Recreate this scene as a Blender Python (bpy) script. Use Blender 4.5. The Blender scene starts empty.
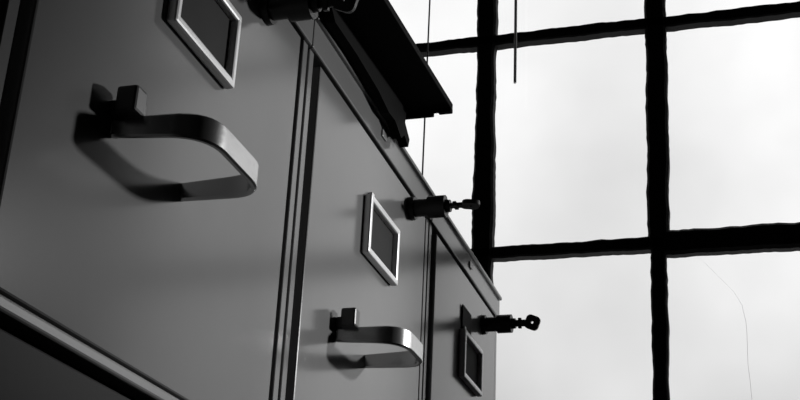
import bpy, bmesh, math, random
from mathutils import Vector, Matrix
random.seed(4)
S=0.44; ZF=1.55          # unit scale, floor depth below camera (in units)
W=5.2                    # window plane
COL=bpy.context.scene.collection
WL={}                    # world locations

def w(p): return Vector((p[0]*S,p[1]*S,(p[2]+ZF)*S))

# ---------------------------------------------------------------- materials
def mat(name,base,rough=.5,metal=0.,var=.1,scale=12.,bump=0.,spec=.5,fine=0.):
    m=bpy.data.materials.new(name); m.use_nodes=True
    nt=m.node_tree; b=nt.nodes['Principled BSDF']
    tc=nt.nodes.new('ShaderNodeTexCoord'); n=nt.nodes.new('ShaderNodeTexNoise')
    n.inputs['Scale'].default_value=scale; n.inputs['Detail'].default_value=6
    nt.links.new(tc.outputs['Object'],n.inputs['Vector'])
    r=nt.nodes.new('ShaderNodeValToRGB')
    lo=base*(1-var); hi=base*(1+var)
    r.color_ramp.elements[0].position=.3; r.color_ramp.elements[1].position=.7
    r.color_ramp.elements[0].color=(lo,lo,lo,1); r.color_ramp.elements[1].color=(hi,hi,hi,1)
    nt.links.new(n.outputs['Fac'],r.inputs['Fac']); nt.links.new(r.outputs['Color'],b.inputs['Base Color'])
    b.inputs['Roughness'].default_value=rough; b.inputs['Metallic'].default_value=metal
    b.inputs['Specular IOR Level'].default_value=spec
    if bump>0:
        n2=nt.nodes.new('ShaderNodeTexNoise'); n2.inputs['Scale'].default_value=fine or scale*10
        nt.links.new(tc.outputs['Object'],n2.inputs['Vector'])
        bp=nt.nodes.new('ShaderNodeBump'); bp.inputs['Strength'].default_value=bump; bp.inputs['Distance'].default_value=.002
        nt.links.new(n2.outputs['Fac'],bp.inputs['Height']); nt.links.new(bp.outputs['Normal'],b.inputs['Normal'])
    return m
M_paint=mat('satin_grey_paint',.15,.18,0,.12,3,.008,.55,300)
M_lower_shaded=mat('shaded_grey_paint',.008,.5,0,.1,5,.02,.1,300)  # near-black version of the cabinet grey, shade painted onto the lower drawers
M_rail=mat('worn_grey_paint',.2,.4,0,.1,9,.02,.6,300)
M_dark=mat('dark_steel_paint',.008,.6,0,.1,5,.04,.1,300)
M_gap_shade=mat('painted_gap_shade',.004,.9,0,.1,20,0,.05)  # near-black colour that paints shade into the drawer gaps
M_chrome=mat('brushed_metal',.5,.26,.9,.08,20,.05)
M_holder=mat('bright_nickel',.8,.3,.35,.05,20,.03)
M_latch=mat('latch_plastic',.06,.4,0,.1,20)
M_card=mat('label_card',.02,.8,0,.12,25,0,.2)
M_lock=mat('lock_black',.008,.4,.0,.1,20,0,.4)
M_key=mat('key_steel',.02,.35,.5,.1,20)
M_frame=mat('window_black_paint',.004,.7,0,.2,30,.4,.2)
M_wall=mat('wall_plaster',.2,.9,0,.05,4,.2)
M_ceil=mat('ceiling_paint',.22,.9,0,.03,4,.1)
M_floor=mat('floor_linoleum',.06,.6,0,.15,3,.1)
M_cord=mat('cord_grey',.3,.8,0,.1,20)
M_tray=mat('tray_black_metal',.004,.75,0,.15,20,.1,.05)
M_badge=mat('badge_metal',.3,.35,.8,.05,20)
gm=bpy.data.materials.new('window_glass'); gm.use_nodes=True; nt=gm.node_tree
for n in list(nt.nodes): nt.nodes.remove(n)
o=nt.nodes.new('ShaderNodeOutputMaterial'); mx=nt.nodes.new('ShaderNodeMixShader'); t=nt.nodes.new('ShaderNodeBsdfTransparent'); g=nt.nodes.new('ShaderNodeBsdfGlossy')
tc=nt.nodes.new('ShaderNodeTexCoord'); nz=nt.nodes.new('ShaderNodeTexNoise'); nz.inputs['Scale'].default_value=2.5; nz.inputs['Detail'].default_value=5
rp=nt.nodes.new('ShaderNodeValToRGB'); rp.color_ramp.elements[0].color=(.93,.93,.93,1); rp.color_ramp.elements[1].color=(1,1,1,1)
rp.color_ramp.elements[0].position=.35; rp.color_ramp.elements[1].position=.65
nt.links.new(tc.outputs['Object'],nz.inputs['Vector']); nt.links.new(nz.outputs['Fac'],rp.inputs['Fac']); nt.links.new(rp.outputs['Color'],t.inputs['Color'])
g.inputs['Roughness'].default_value=.02; mx.inputs['Fac'].default_value=.03
nt.links.new(t.outputs[0],mx.inputs[1]); nt.links.new(g.outputs[0],mx.inputs[2]); nt.links.new(mx.outputs[0],o.inputs['Surface'])

# ---------------------------------------------------------------- mesh helpers
def bbox_bm(bm,x,y,z,bev=0.,seg=2):
    vs=[bm.verts.new((a,b,c)) for a in x for b in y for c in z]
    idx=[(0,1,3,2),(4,6,7,5),(0,4,5,1),(2,3,7,6),(0,2,6,4),(1,5,7,3)]
    fs=[bm.faces.new([vs[i] for i in f]) for f in idx]
    if bev>0:
        es=set(e for f in fs for e in f.edges)
        bmesh.ops.bevel(bm,geom=list(es),offset=bev,segments=seg,profile=.5,affect='EDGES')
def obj(name,bm,m,parent=None,smooth=False,origin=None,label=None,kind=None):
    bmesh.ops.recalc_face_normals(bm,faces=bm.faces[:])
    for v in bm.verts: v.co=w(v.co)
    if origin is None:
        xs=[v.co.x for v in bm.verts]; ys=[v.co.y for v in bm.verts]; zs=[v.co.z for v in bm.verts]
        org=Vector(((min(xs)+max(xs))/2,(min(ys)+max(ys))/2,min(zs)))
    else: org=w(origin)
    for v in bm.verts: v.co-=org
    me=bpy.data.meshes.new(name); bm.to_mesh(me); bm.free()
    me.materials.append(m)
    if smooth:
        for p in me.polygons: p.use_smooth=True
        try: me.set_sharp_from_angle(angle=math.radians(35))
        except Exception: pass
    ob=bpy.data.objects.new(name,me); COL.objects.link(ob)
    WL[ob]=org
    if parent: ob.parent=parent; ob.location=org-WL[parent]
    else: ob.location=org
    if label: ob['label']=label
    if kind: ob['kind']=kind
    return ob
def empty(name,p,label,cat,group=None):
    e=bpy.data.objects.new(name,None); COL.objects.link(e); e.location=w(p); WL[e]=w(p); e.empty_display_size=.1
    e['label']=label; e['category']=cat
    if group: e['group']=group
    return e
def box(name,x,y,z,m,bev=0.,parent=None,seg=2,**k):
    bm=bmesh.new(); bbox_bm(bm,x,y,z,bev,seg); return obj(name,bm,m,parent,**k)
def cyl_bm(bm,c,axis,r0,r1,l,n=24):
    a={'X':Vector((1,0,0)),'Y':Vector((0,1,0)),'Z':Vector((0,0,1))}[axis]
    rot=Vector((0,0,1)).rotation_difference(a).to_matrix().to_4x4()
    mt=Matrix.Translation(Vector(c)+a*(l/2))@rot
    bmesh.ops.create_cone(bm,cap_ends=True,segments=n,radius1=r0,radius2=r1,depth=l,matrix=mt)
def sweep(bm,pts,h,t):
    rings=[]
    n=len(pts)
    for i,p in enumerate(pts):
        a=Vector(pts[max(i-1,0)]); b=Vector(pts[min(i+1,n-1)])
        d=(b-a).normalized(); nn=Vector((-d.y,d.x,0))
        hh=h[i]/2; tt=t/2; c=tt*.55
        prof=[(-tt,-hh+c),(-tt+c,-hh),(tt-c,-hh),(tt,-hh+c),(tt*1.25,0),(tt,hh-c),(tt-c,hh),(-tt+c,hh),(-tt,hh-c)]
        rings.append([bm.verts.new(Vector(p)+nn*u+Vector((0,0,v))) for u,v in prof])
    for i in range(n-1):
        A,B=rings[i],rings[i+1]; k=len(A)
        for j in range(k): bm.faces.new([A[j],A[(j+1)%k],B[(j+1)%k],B[j]])
    bm.faces.new(rings[0]); bm.faces.new(rings[-1])
def arc_path(corners,r,z):
    out=[]
    for i,p in enumerate(corners):
        p=Vector((p[0],p[1],0))
        if i in (0,len(corners)-1): out.append(p); continue
        a=Vector((*corners[i-1],0)); b=Vector((*corners[i+1],0))
        s=p+(a-p).normalized()*r; e=p+(b-p).normalized()*r
        for k in range(9):
            u=k/8; out.append(s*(1-u)**2+p*2*u*(1-u)+e*u*u)
    return [(q.x,q.y,z) for q in out]

# ---------------------------------------------------------------- filing cabinets
ZT=1.61; DZ=.965
def cabinet(y0,y1,paint,label,lab_c,hy,latch_c,lock=None,dark_tab=False,lzo=0.,xo=0.,group='row of filing cabinets'):
    c=empty('filing_cabinet',(-.7,(y0+y1)/2,-ZF),label,'filing cabinet',group)
    bm=bmesh.new()
    sw=.034; sr=.010
    bbox_bm(bm,(-1.4,xo-.11),(y0+.002,y1-.002),(-1.45,ZT-.012),.004)     # carcass
    bbox_bm(bm,(xo-.11,xo-sr),(y0+.007,y0+sw),(-1.45,1.52),.0015,1)         # stiles
    bbox_bm(bm,(xo-.11,xo-sr),(y1-sw,y1-.007),(-1.45,1.52),.0015,1)
    bbox_bm(bm,(xo-.11,xo-.001),(y0+.002,y1-.002),(1.52,ZT-.012),.004)     # fascia
    bbox_bm(bm,(-1.4,xo+.008),(y0+.001,y1-.001),(ZT-.014,ZT),.004)       # lid
    bbox_bm(bm,(-1.3,xo-.06),(y0+.03,y1-.03),(-1.55,-1.45),0)            # plinth
    obj('body',bm,paint,c)
    g=.024; gr=.042
    for k in range(3):
        zb=.545-DZ*k
        box('drawer_rail',(xo-.11,xo+.004),(y0+sw+.004,y1-sw-.004),(zb-.028,zb-.005),M_rail if paint is M_paint else paint,.006,c,seg=3)
    bm=bmesh.new()
    for a,b in ((y0+sw-.001,y0+sw+g+.006),(y1-sw-gr-.006,y1-sw+.001)):
        bbox_bm(bm,(xo-.108,xo-.032),(a,b),(-1.44,1.515),0)
    bbox_bm(bm,(xo-.108,xo-.032),(y0+sw,y1-sw),(1.495,1.519),0)
    bbox_bm(bm,(xo-.108,xo-.03),(y0+.003,y0+.0068),(-1.44,1.515),0)
    bbox_bm(bm,(xo-.108,xo-.03),(y1-.0068,y1-.003),(-1.44,1.515),0)
    for k in range(3):
        zb=.545-DZ*k
        bbox_bm(bm,(xo-.108,xo-.032),(y0+sw,y1-sw),(zb-.066,zb-.03),0)
    obj('drawer_gap_shade',bm,M_gap_shade,c,label='black strips standing in for shade in the drawer gaps')  # strips added so the seams read as dark shade
    bm=bmesh.new(); yc=lab_c
    bbox_bm(bm,(xo,xo+.004),(yc-.02,yc+.02),(1.55,1.572),.002)
    obj('badge',bm,M_badge,c,label='small bright metal badge')
    for k in range(3):
        zb=.545-DZ*k; zt=zb+DZ-.048
        if k==0: zt=1.5
        dm=paint if (k==0 or paint is M_dark) else M_lower_shaded  # lower fronts take the darkened colour in place of real shade
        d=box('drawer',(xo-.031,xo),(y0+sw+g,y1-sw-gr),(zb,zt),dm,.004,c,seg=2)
        if k and dm is M_lower_shaded: d['label']='lower drawer with shade painted into its colour'
        dz=-DZ*k
        z=.897+dz; a,b=hy
        pts=arc_path([(xo+.002,a-.01),(xo+.162,a+.008),(xo+.162,b-.004),(xo+.0,b+.002)],.065,z)
        n=len(pts); hs=[.034+.012*max(0,min(1,(p[0]-xo-.03)/.12)) for p in pts]
        bm=bmesh.new(); sweep(bm,pts,hs,.012)
        bbox_bm(bm,(xo,xo+.004),(a-.018,a+.006),(z-.012,z+.012),.0015)
        obj('handle',bm,M_chrome,d,smooth=True,label='bowed bright metal pull handle')
        l=latch_c; bm=bmesh.new()
        bbox_bm(bm,(xo,xo+.02),(l-.014,l+.01),(z+.014,z+.042),.003)
        bbox_bm(bm,(xo+.016,xo+.054),(l-.026,l+.01),(z+.014,z+.06),.005)
        bbox_bm(bm,(xo+.016,xo+.044),(l+.013,l+.03),(z+.014,z+.05),.004)
        bbox_bm(bm,(xo+.016,xo+.036),(l+.002,l+.02),(z+.016,z+.044),.002)
        obj('latch',bm,M_latch,d,label='dark grey sliding thumb latch')
        z0,z1=1.17+dz+lzo,1.335+dz+lzo; ya,yb=lab_c-.132,lab_c+.132; f=.018
        bm=bmesh.new()
        bbox_bm(bm,(xo,xo+.022),(ya,yb),(z0,z0+f),.005)
        bbox_bm(bm,(xo,xo+.022),(ya,yb),(z1-f,z1),.005)
        bbox_bm(bm,(xo,xo+.022),(ya,ya+f),(z0+f*.5,z1-f*.5),.005)
        bbox_bm(bm,(xo,xo+.022),(yb-f,yb),(z0+f*.5,z1-f*.5),.005)
        bbox_bm(bm,(xo,xo+.012),(ya+.03,ya+.05),(z1-.01,z1+.018),.003)
        obj('label_holder',bm,M_holder,d,label='bright metal label frame')
        top=z1-f
        bm=bmesh.new(); bbox_bm(bm,(xo+.002,xo+.006),(ya+f,yb-f),(z0+f,top),0)
        if dark_tab and k==0: bbox_bm(bm,(xo+.002,xo+.006),(ya+.02,ya+.14),(z1+.0,z1+.09),0)  # dark strip above the label frame
        obj('label_card',bm,M_card,d,label='blank grey card insert')
    if lock:
        ly,lz,ang=lock
        bm=bmesh.new()
        cyl_bm(bm,(0,ly,lz),'X',.036,.034,.014)
        cyl_bm(bm,(.012,ly,lz),'X',.026,.026,.05)
        cyl_bm(bm,(.055,ly,lz),'X',.033,.033,.052)
        cyl_bm(bm,(.105,ly,lz),'X',.02,.018,.016)
        L=obj('lock',bm,M_lock,c,smooth=True,label='protruding black barrel lock')
        bm=bmesh.new()
        bbox_bm(bm,(.118,.158),(-.005,.005),(-.012,.012),.002)
        bbox_bm(bm,(.13,.142),(-.007,.007),(-.019,.019),.002)
        N_=40; ring=[]
        for i in range(N_):
            q=2*math.pi*i/N_; cx=.181
            ro=.028*(1+.08*math.cos(4*(q-.4))); ri=.0045
            ring.append([bm.verts.new((cx+rr*math.cos(q),yy,rr*math.sin(q))) for rr,yy in ((ro,-.006),(ro,.006),(ri,.006),(ri,-.006))])
        for i in range(N_):
            A,B=ring[i],ring[(i+1)%N_]
            for j in range(4): bm.faces.new([A[j],A[(j+1)%4],B[(j+1)%4],B[j]])
        R=Matrix.Rotation(ang,3,'X')
        for v in bm.verts: v.co=R@v.co+Vector((0,ly,lz))
        obj('key',bm,M_key,L,label='small dark steel key')
    return c

B=[1.295,2.42,3.51,4.505]
cabinet(.215,1.291,M_dark,'black steel filing cabinet beside the grey row',.76,(.51,.74),.46,None,xo=-.02)
cabinet(B[0],B[1],M_paint,'grey steel filing cabinet with bow handle, keyed lock',1.855,(1.615,1.862),1.60,(2.14,1.45,math.radians(15)))
cabinet(B[1],B[2],M_paint,'grey steel filing cabinet with tray resting on top',2.985,(2.725,2.935),2.715,(3.275,1.462,math.radians(92)),lzo=-.008)
cabinet(B[2],B[3],M_paint,'grey steel filing cabinet beside the window, card in label frame',4.02,(3.78,4.0),3.74,(4.22,1.408,math.radians(10)),dark_tab=True,lzo=-.045)

# ---------------------------------------------------------------- tray on top
tr=empty('desk_tray',(-.2,2.7,ZT),'dark metal tray tilted on cabinet top, overhanging the front','tray')
bm=bmesh.new()
y0,y1=2.2,3.1; za=ZT+.012; sl=(1.682-za)/(y1-y0)
bbox_bm(bm,(-.62,.165),(y0,y1),(0,.008),.002)
bbox_bm(bm,(.157,.165),(y0,y1),(.006,.02),.002)
bbox_bm(bm,(-.62,-.612),(y0,y1),(.006,.02),.002)
bbox_bm(bm,(-.62,.165),(y1-.01,y1),(-.006,.02),.002)
bbox_bm(bm,(.02,.11),(y1-.012,y1+.004),(-.016,.004),.003)
bbox_bm(bm,(.125,.165),(y1-.02,y1+.003),(-.011,.004),.003)
for v in bm.verts: v.co.z+=za+(v.co.y-y0)*sl
obj('tray_base',bm,M_tray,tr)
bm=bmesh.new()
prof=[(2.40,1.636),(2.45,1.60),(2.62,1.605),(2.80,1.60),(2.9,1.585),(2.955,1.59),(2.985,1.58),(3.02,1.566),(3.05,1.59),(3.09,1.572),(3.10,1.60),(3.05,1.63),(3.06,1.675)]
A=[bm.verts.new((.014,a,b)) for a,b in prof]; C=[bm.verts.new((.04,a,b)) for a,b in prof]
bm.faces.new(A); bm.faces.new(C)
for i in range(len(prof)): j=(i+1)%len(prof); bm.faces.new([A[i],A[j],C[j],C[i]])
obj('hook',bm,M_tray,tr)
box('tray_foot',(-.5,-.44),(2.98,3.05),(ZT+.001,ZT+.066),M_tray,.003,tr)

# ---------------------------------------------------------------- window
def rough_bar(bm,axis,c,lo,hi,wd,dp=(W-.03,W+.03),jit=.0045,lean=0.):
    n=max(2,int((hi-lo)/.022)); rings=[]
    ph=random.random()*9; r1=r2=0.
    for i in range(n+1):
        s=lo+(hi-lo)*i/n
        r1=r1*.75+jit*(random.random()-.5)*1.1; r2=r2*.75+jit*(random.random()-.5)*1.1
        j1=r1+jit*.3*math.sin(s*5+ph); j2=r2+jit*.3*math.sin(s*4+ph*2)
        cc=c+lean*(s-1.3)
        a,b=cc-wd/2+j1,cc+wd/2+j2; k=wd*.12
        y_0,y_1=dp
        pr=[(a,y_1),(a,y_0+k),(a+k,y_0),(b-k,y_0),(b,y_0+k),(b,y_1)]
        rings.append([bm.verts.new((p,y,s) if axis=='Z' else (s,y,p)) for p,y in pr])
    for i in range(n):
        A,C=rings[i],rings[i+1]
        for j in range(6): bm.faces.new([A[j],A[(j+1)%6],C[(j+1)%6],C[j]])
    bm.faces.new(rings[0]); bm.faces.new(rings[-1])
def window(name,xs,zs,special=False):
    bm=bmesh.new()
    for i,x in enumerate(xs):
        for j in range(len(zs)-1):
            wd=.094
            if special and i==2 and zs[j]<2: wd=.068
            if special and i==1 and zs[j]<2: wd=.085
            if i in(0,len(xs)-1): wd=.12
            rough_bar(bm,'Z',x,zs[j]-.02,zs[j+1]+.02,wd,lean=.02 if (special and i==2) else 0)
    for j,z in enumerate(zs):
        for i in range(len(xs)-1):
            wd=.058
            if j in (0,len(zs)-1): wd=.12
            if special and j==1 and i>=2: wd=.115
            rough_bar(bm,'X',z,xs[i]-.01,xs[i+1]+.01,wd,(W-.026,W+.03))
    win=obj(name,bm,M_frame,kind='structure',label='black painted steel multi-pane factory window')
    bm=bmesh.new()
    for i in range(len(xs)-1):
        for j in range(len(zs)-1):
            vs=[bm.verts.new(p) for p in ((xs[i],W+.01,zs[j]),(xs[i+1],W+.01,zs[j]),(xs[i+1],W+.01,zs[j+1]),(xs[i],W+.01,zs[j+1]))]
            bm.faces.new(vs)
    obj('glass',bm,gm,win,label='slightly dirty clear glass')
    l=bpy.data.lights.new('window_portal','AREA'); l.shape='RECTANGLE'; l.size=(xs[-1]-xs[0])*S; l.size_y=(zs[-1]-zs[0])*S
    l.cycles.is_portal=True
    lo=bpy.data.objects.new('window_portal',l); COL.objects.link(lo)
    lo.location=w(((xs[0]+xs[-1])/2,W+.08,(zs[0]+zs[-1])/2)); lo.rotation_euler=(-math.pi/2,0,0)
    return win
P=.772
xs1=[-.239+P*i for i in range(-1,4)]; zs1=[2.066+1.108*i for i in range(-1,3)]
win=window('window_1',xs1,zs1,True)
cu=[(690,250),(706,264),(722,280),(734,292),(742,305),(746,322),(747,335),(748,365),(750,380),(752,400)]
# ---------------------------------------------------------------- room shell
XL,XR,YB,ZC=-1.42,8.2,-4.5,4.75
T=.25
def st(name,x,y,z,m): return box(name,x,y,z,m,0,kind='structure')
st('floor',(XL-T,XR+T),(YB-T,W+T),(-ZF-.2,-ZF),M_floor)
st('ceiling',(XL-T,XR+T),(YB-T,W+T),(ZC,ZC+.2),M_ceil)
st('wall_left',(XL-T,XL),(YB,W),(-ZF,ZC),M_wall)
st('wall_right',(XR,XR+T),(YB,W),(-ZF,ZC),M_wall)
st('wall_back',(XL-T,XR+T),(YB-T,YB),(-ZF,ZC),M_wall)
bm=bmesh.new(); y=(W+.0,W+T)
f=.05
bbox_bm(bm,(XL-T,XR+T),y,(-ZF,zs1[0]-f)); bbox_bm(bm,(XL-T,XR+T),y,(zs1[-1]+f,ZC))
bbox_bm(bm,(XL-T,xs1[0]-f),y,(zs1[0]-f,zs1[-1]+f)); bbox_bm(bm,(xs1[-1]+f,XR+T),y,(zs1[0]-f,zs1[-1]+f))
obj('wall_front',bm,M_wall,kind='structure')

# ---------------------------------------------------------------- cords
U=Vector((145,2900,-1262)).normalized(); D=Vector((407,-570,-1262)).normalized()
D=(D-U*D.dot(U)).normalized(); N=D.cross(U)
CAM=Vector((1,0,0))
def at_y(px,py,Y):
    r=Vector((px-400,200-py,-1262)); d=Vector((N.dot(r),D.dot(r),U.dot(r)))
    return CAM+d*(Y/d.y)
a=at_y(426,90,W-.15)
bm=bmesh.new(); cyl_bm(bm,(a.x,a.y,.9),'Z',.004,.004,ZC-.9,10); cyl_bm(bm,(a.x,a.y,.86),'Z',.014,.008,.05,12); cyl_bm(bm,(a.x,a.y,ZC-.02),'Z',.03,.03,.02,16)
o=obj('pull_cord',bm,M_cord); o['label']='thin grey cord hanging in front of the window'; o['category']='cord'
a=at_y(515,83,W-.12)
bm=bmesh.new(); cyl_bm(bm,(a.x,a.y,a.z),'Z',.007,.007,ZC-a.z,10); cyl_bm(bm,(a.x,a.y,ZC-.02),'Z',.03,.03,.02,16)
o=obj('blind_wand',bm,mat('wand_pale_plastic',.85,.3)); o['label']='slim pale blind wand hanging down in front of the panes'; o['category']='blind wand'
bm=bmesh.new(); prev=None; wd=.0005
for i,(px,py) in enumerate(cu):
    q=at_y(px,py,W+.004)
    cur=[bm.verts.new((q.x-wd,q.y,q.z+wd)),bm.verts.new((q.x+wd,q.y,q.z-wd*.3))]
    if prev: bm.faces.new([prev[0],prev[1],cur[1],cur[0]])
    prev=cur
obj('glass_crack',bm,mat('crack_grey',.85,.8),win,label='hairline crack across one pane')

# ---------------------------------------------------------------- added spotlight, out of view, to light cabinet fronts and cast handle shadows
lx,ly,lz=3.35,4.5,1.98
tgt=Vector((0,2.55,1.0))
pl=empty('added_spotlight',(lx,ly,ZC),'added spotlight on a stem, out of view, lighting the cabinet fronts','added lamp')
dr=(tgt-Vector((lx,ly,lz))).normalized()
bm=bmesh.new(); cyl_bm(bm,(lx,ly,lz+.05),'Z',.012,.012,ZC-lz-.05,10); cyl_bm(bm,(lx,ly,ZC-.04),'Z',.09,.09,.04,20)
obj('added_lamp_stem',bm,M_lock,pl)
bm=bmesh.new()
q=Vector((0,0,1)).rotation_difference(dr).to_matrix().to_4x4()
bmesh.ops.create_cone(bm,cap_ends=False,segments=32,radius1=.09,radius2=.2,depth=.3,matrix=Matrix.Translation(Vector((lx,ly,lz))-dr*.0)@q)
obj('added_lamp_shade',bm,M_lock,pl)
l=bpy.data.lights.new('added_lamp_spot','SPOT'); l.shadow_soft_size=.055; l.energy=112; l.spot_size=math.radians(33); l.spot_blend=1
lo=bpy.data.objects.new('added_lamp_spot',l); COL.objects.link(lo); lo.parent=pl; lo.location=w(Vector((lx,ly,lz))+dr*.1)-WL[pl]
lo.rotation_mode='QUATERNION'; lo.rotation_quaternion=dr.to_track_quat('-Z','Y')

# ---------------------------------------------------------------- world
wd_=bpy.data.worlds.new('overcast'); bpy.context.scene.world=wd_; wd_.use_nodes=True; nt=wd_.node_tree
bg=nt.nodes['Background']; tc=nt.nodes.new('ShaderNodeTexCoord'); nz=nt.nodes.new('ShaderNodeTexNoise'); nz.inputs['Scale'].default_value=4.5; nz.inputs['Detail'].default_value=4; nz.inputs['Roughness'].default_value=.4
sx=nt.nodes.new('ShaderNodeSeparateXYZ'); mr=nt.nodes.new('ShaderNodeMapRange')
mr.inputs['From Min'].default_value=.2; mr.inputs['From Max'].default_value=.45; mr.inputs['To Min'].default_value=.68; mr.inputs['To Max'].default_value=.94
rp=nt.nodes.new('ShaderNodeMapRange'); rp.inputs['From Min'].default_value=.35; rp.inputs['From Max'].default_value=.62; rp.inputs['To Min'].default_value=.84; rp.inputs['To Max'].default_value=1.1
mu=nt.nodes.new('ShaderNodeMath'); mu.operation='MULTIPLY'
nt.links.new(tc.outputs['Generated'],sx.inputs[0]); nt.links.new(sx.outputs['Z'],mr.inputs['Value'])
nt.links.new(tc.outputs['Generated'],nz.inputs['Vector']); nt.links.new(nz.outputs['Fac'],rp.inputs['Value'])
nt.links.new(mr.outputs[0],mu.inputs[0]); nt.links.new(rp.outputs[0],mu.inputs[1]); nt.links.new(mu.outputs[0],bg.inputs['Color']); bg.inputs['Strength'].default_value=1.07

# ---------------------------------------------------------------- camera
cd=bpy.data.cameras.new('camera'); cam=bpy.data.objects.new('camera',cd); COL.objects.link(cam)
cd.sensor_width=36; cd.lens=1262/800*36; cd.clip_start=.01
M=Matrix((N,D,U)).to_4x4(); M.translation=w((1,0,0)); cam.matrix_world=M
bpy.context.scene.camera=cam
vs=bpy.context.scene.view_settings
vs.view_transform='Standard'; vs.look='None'; vs.exposure=0; vs.gamma=1
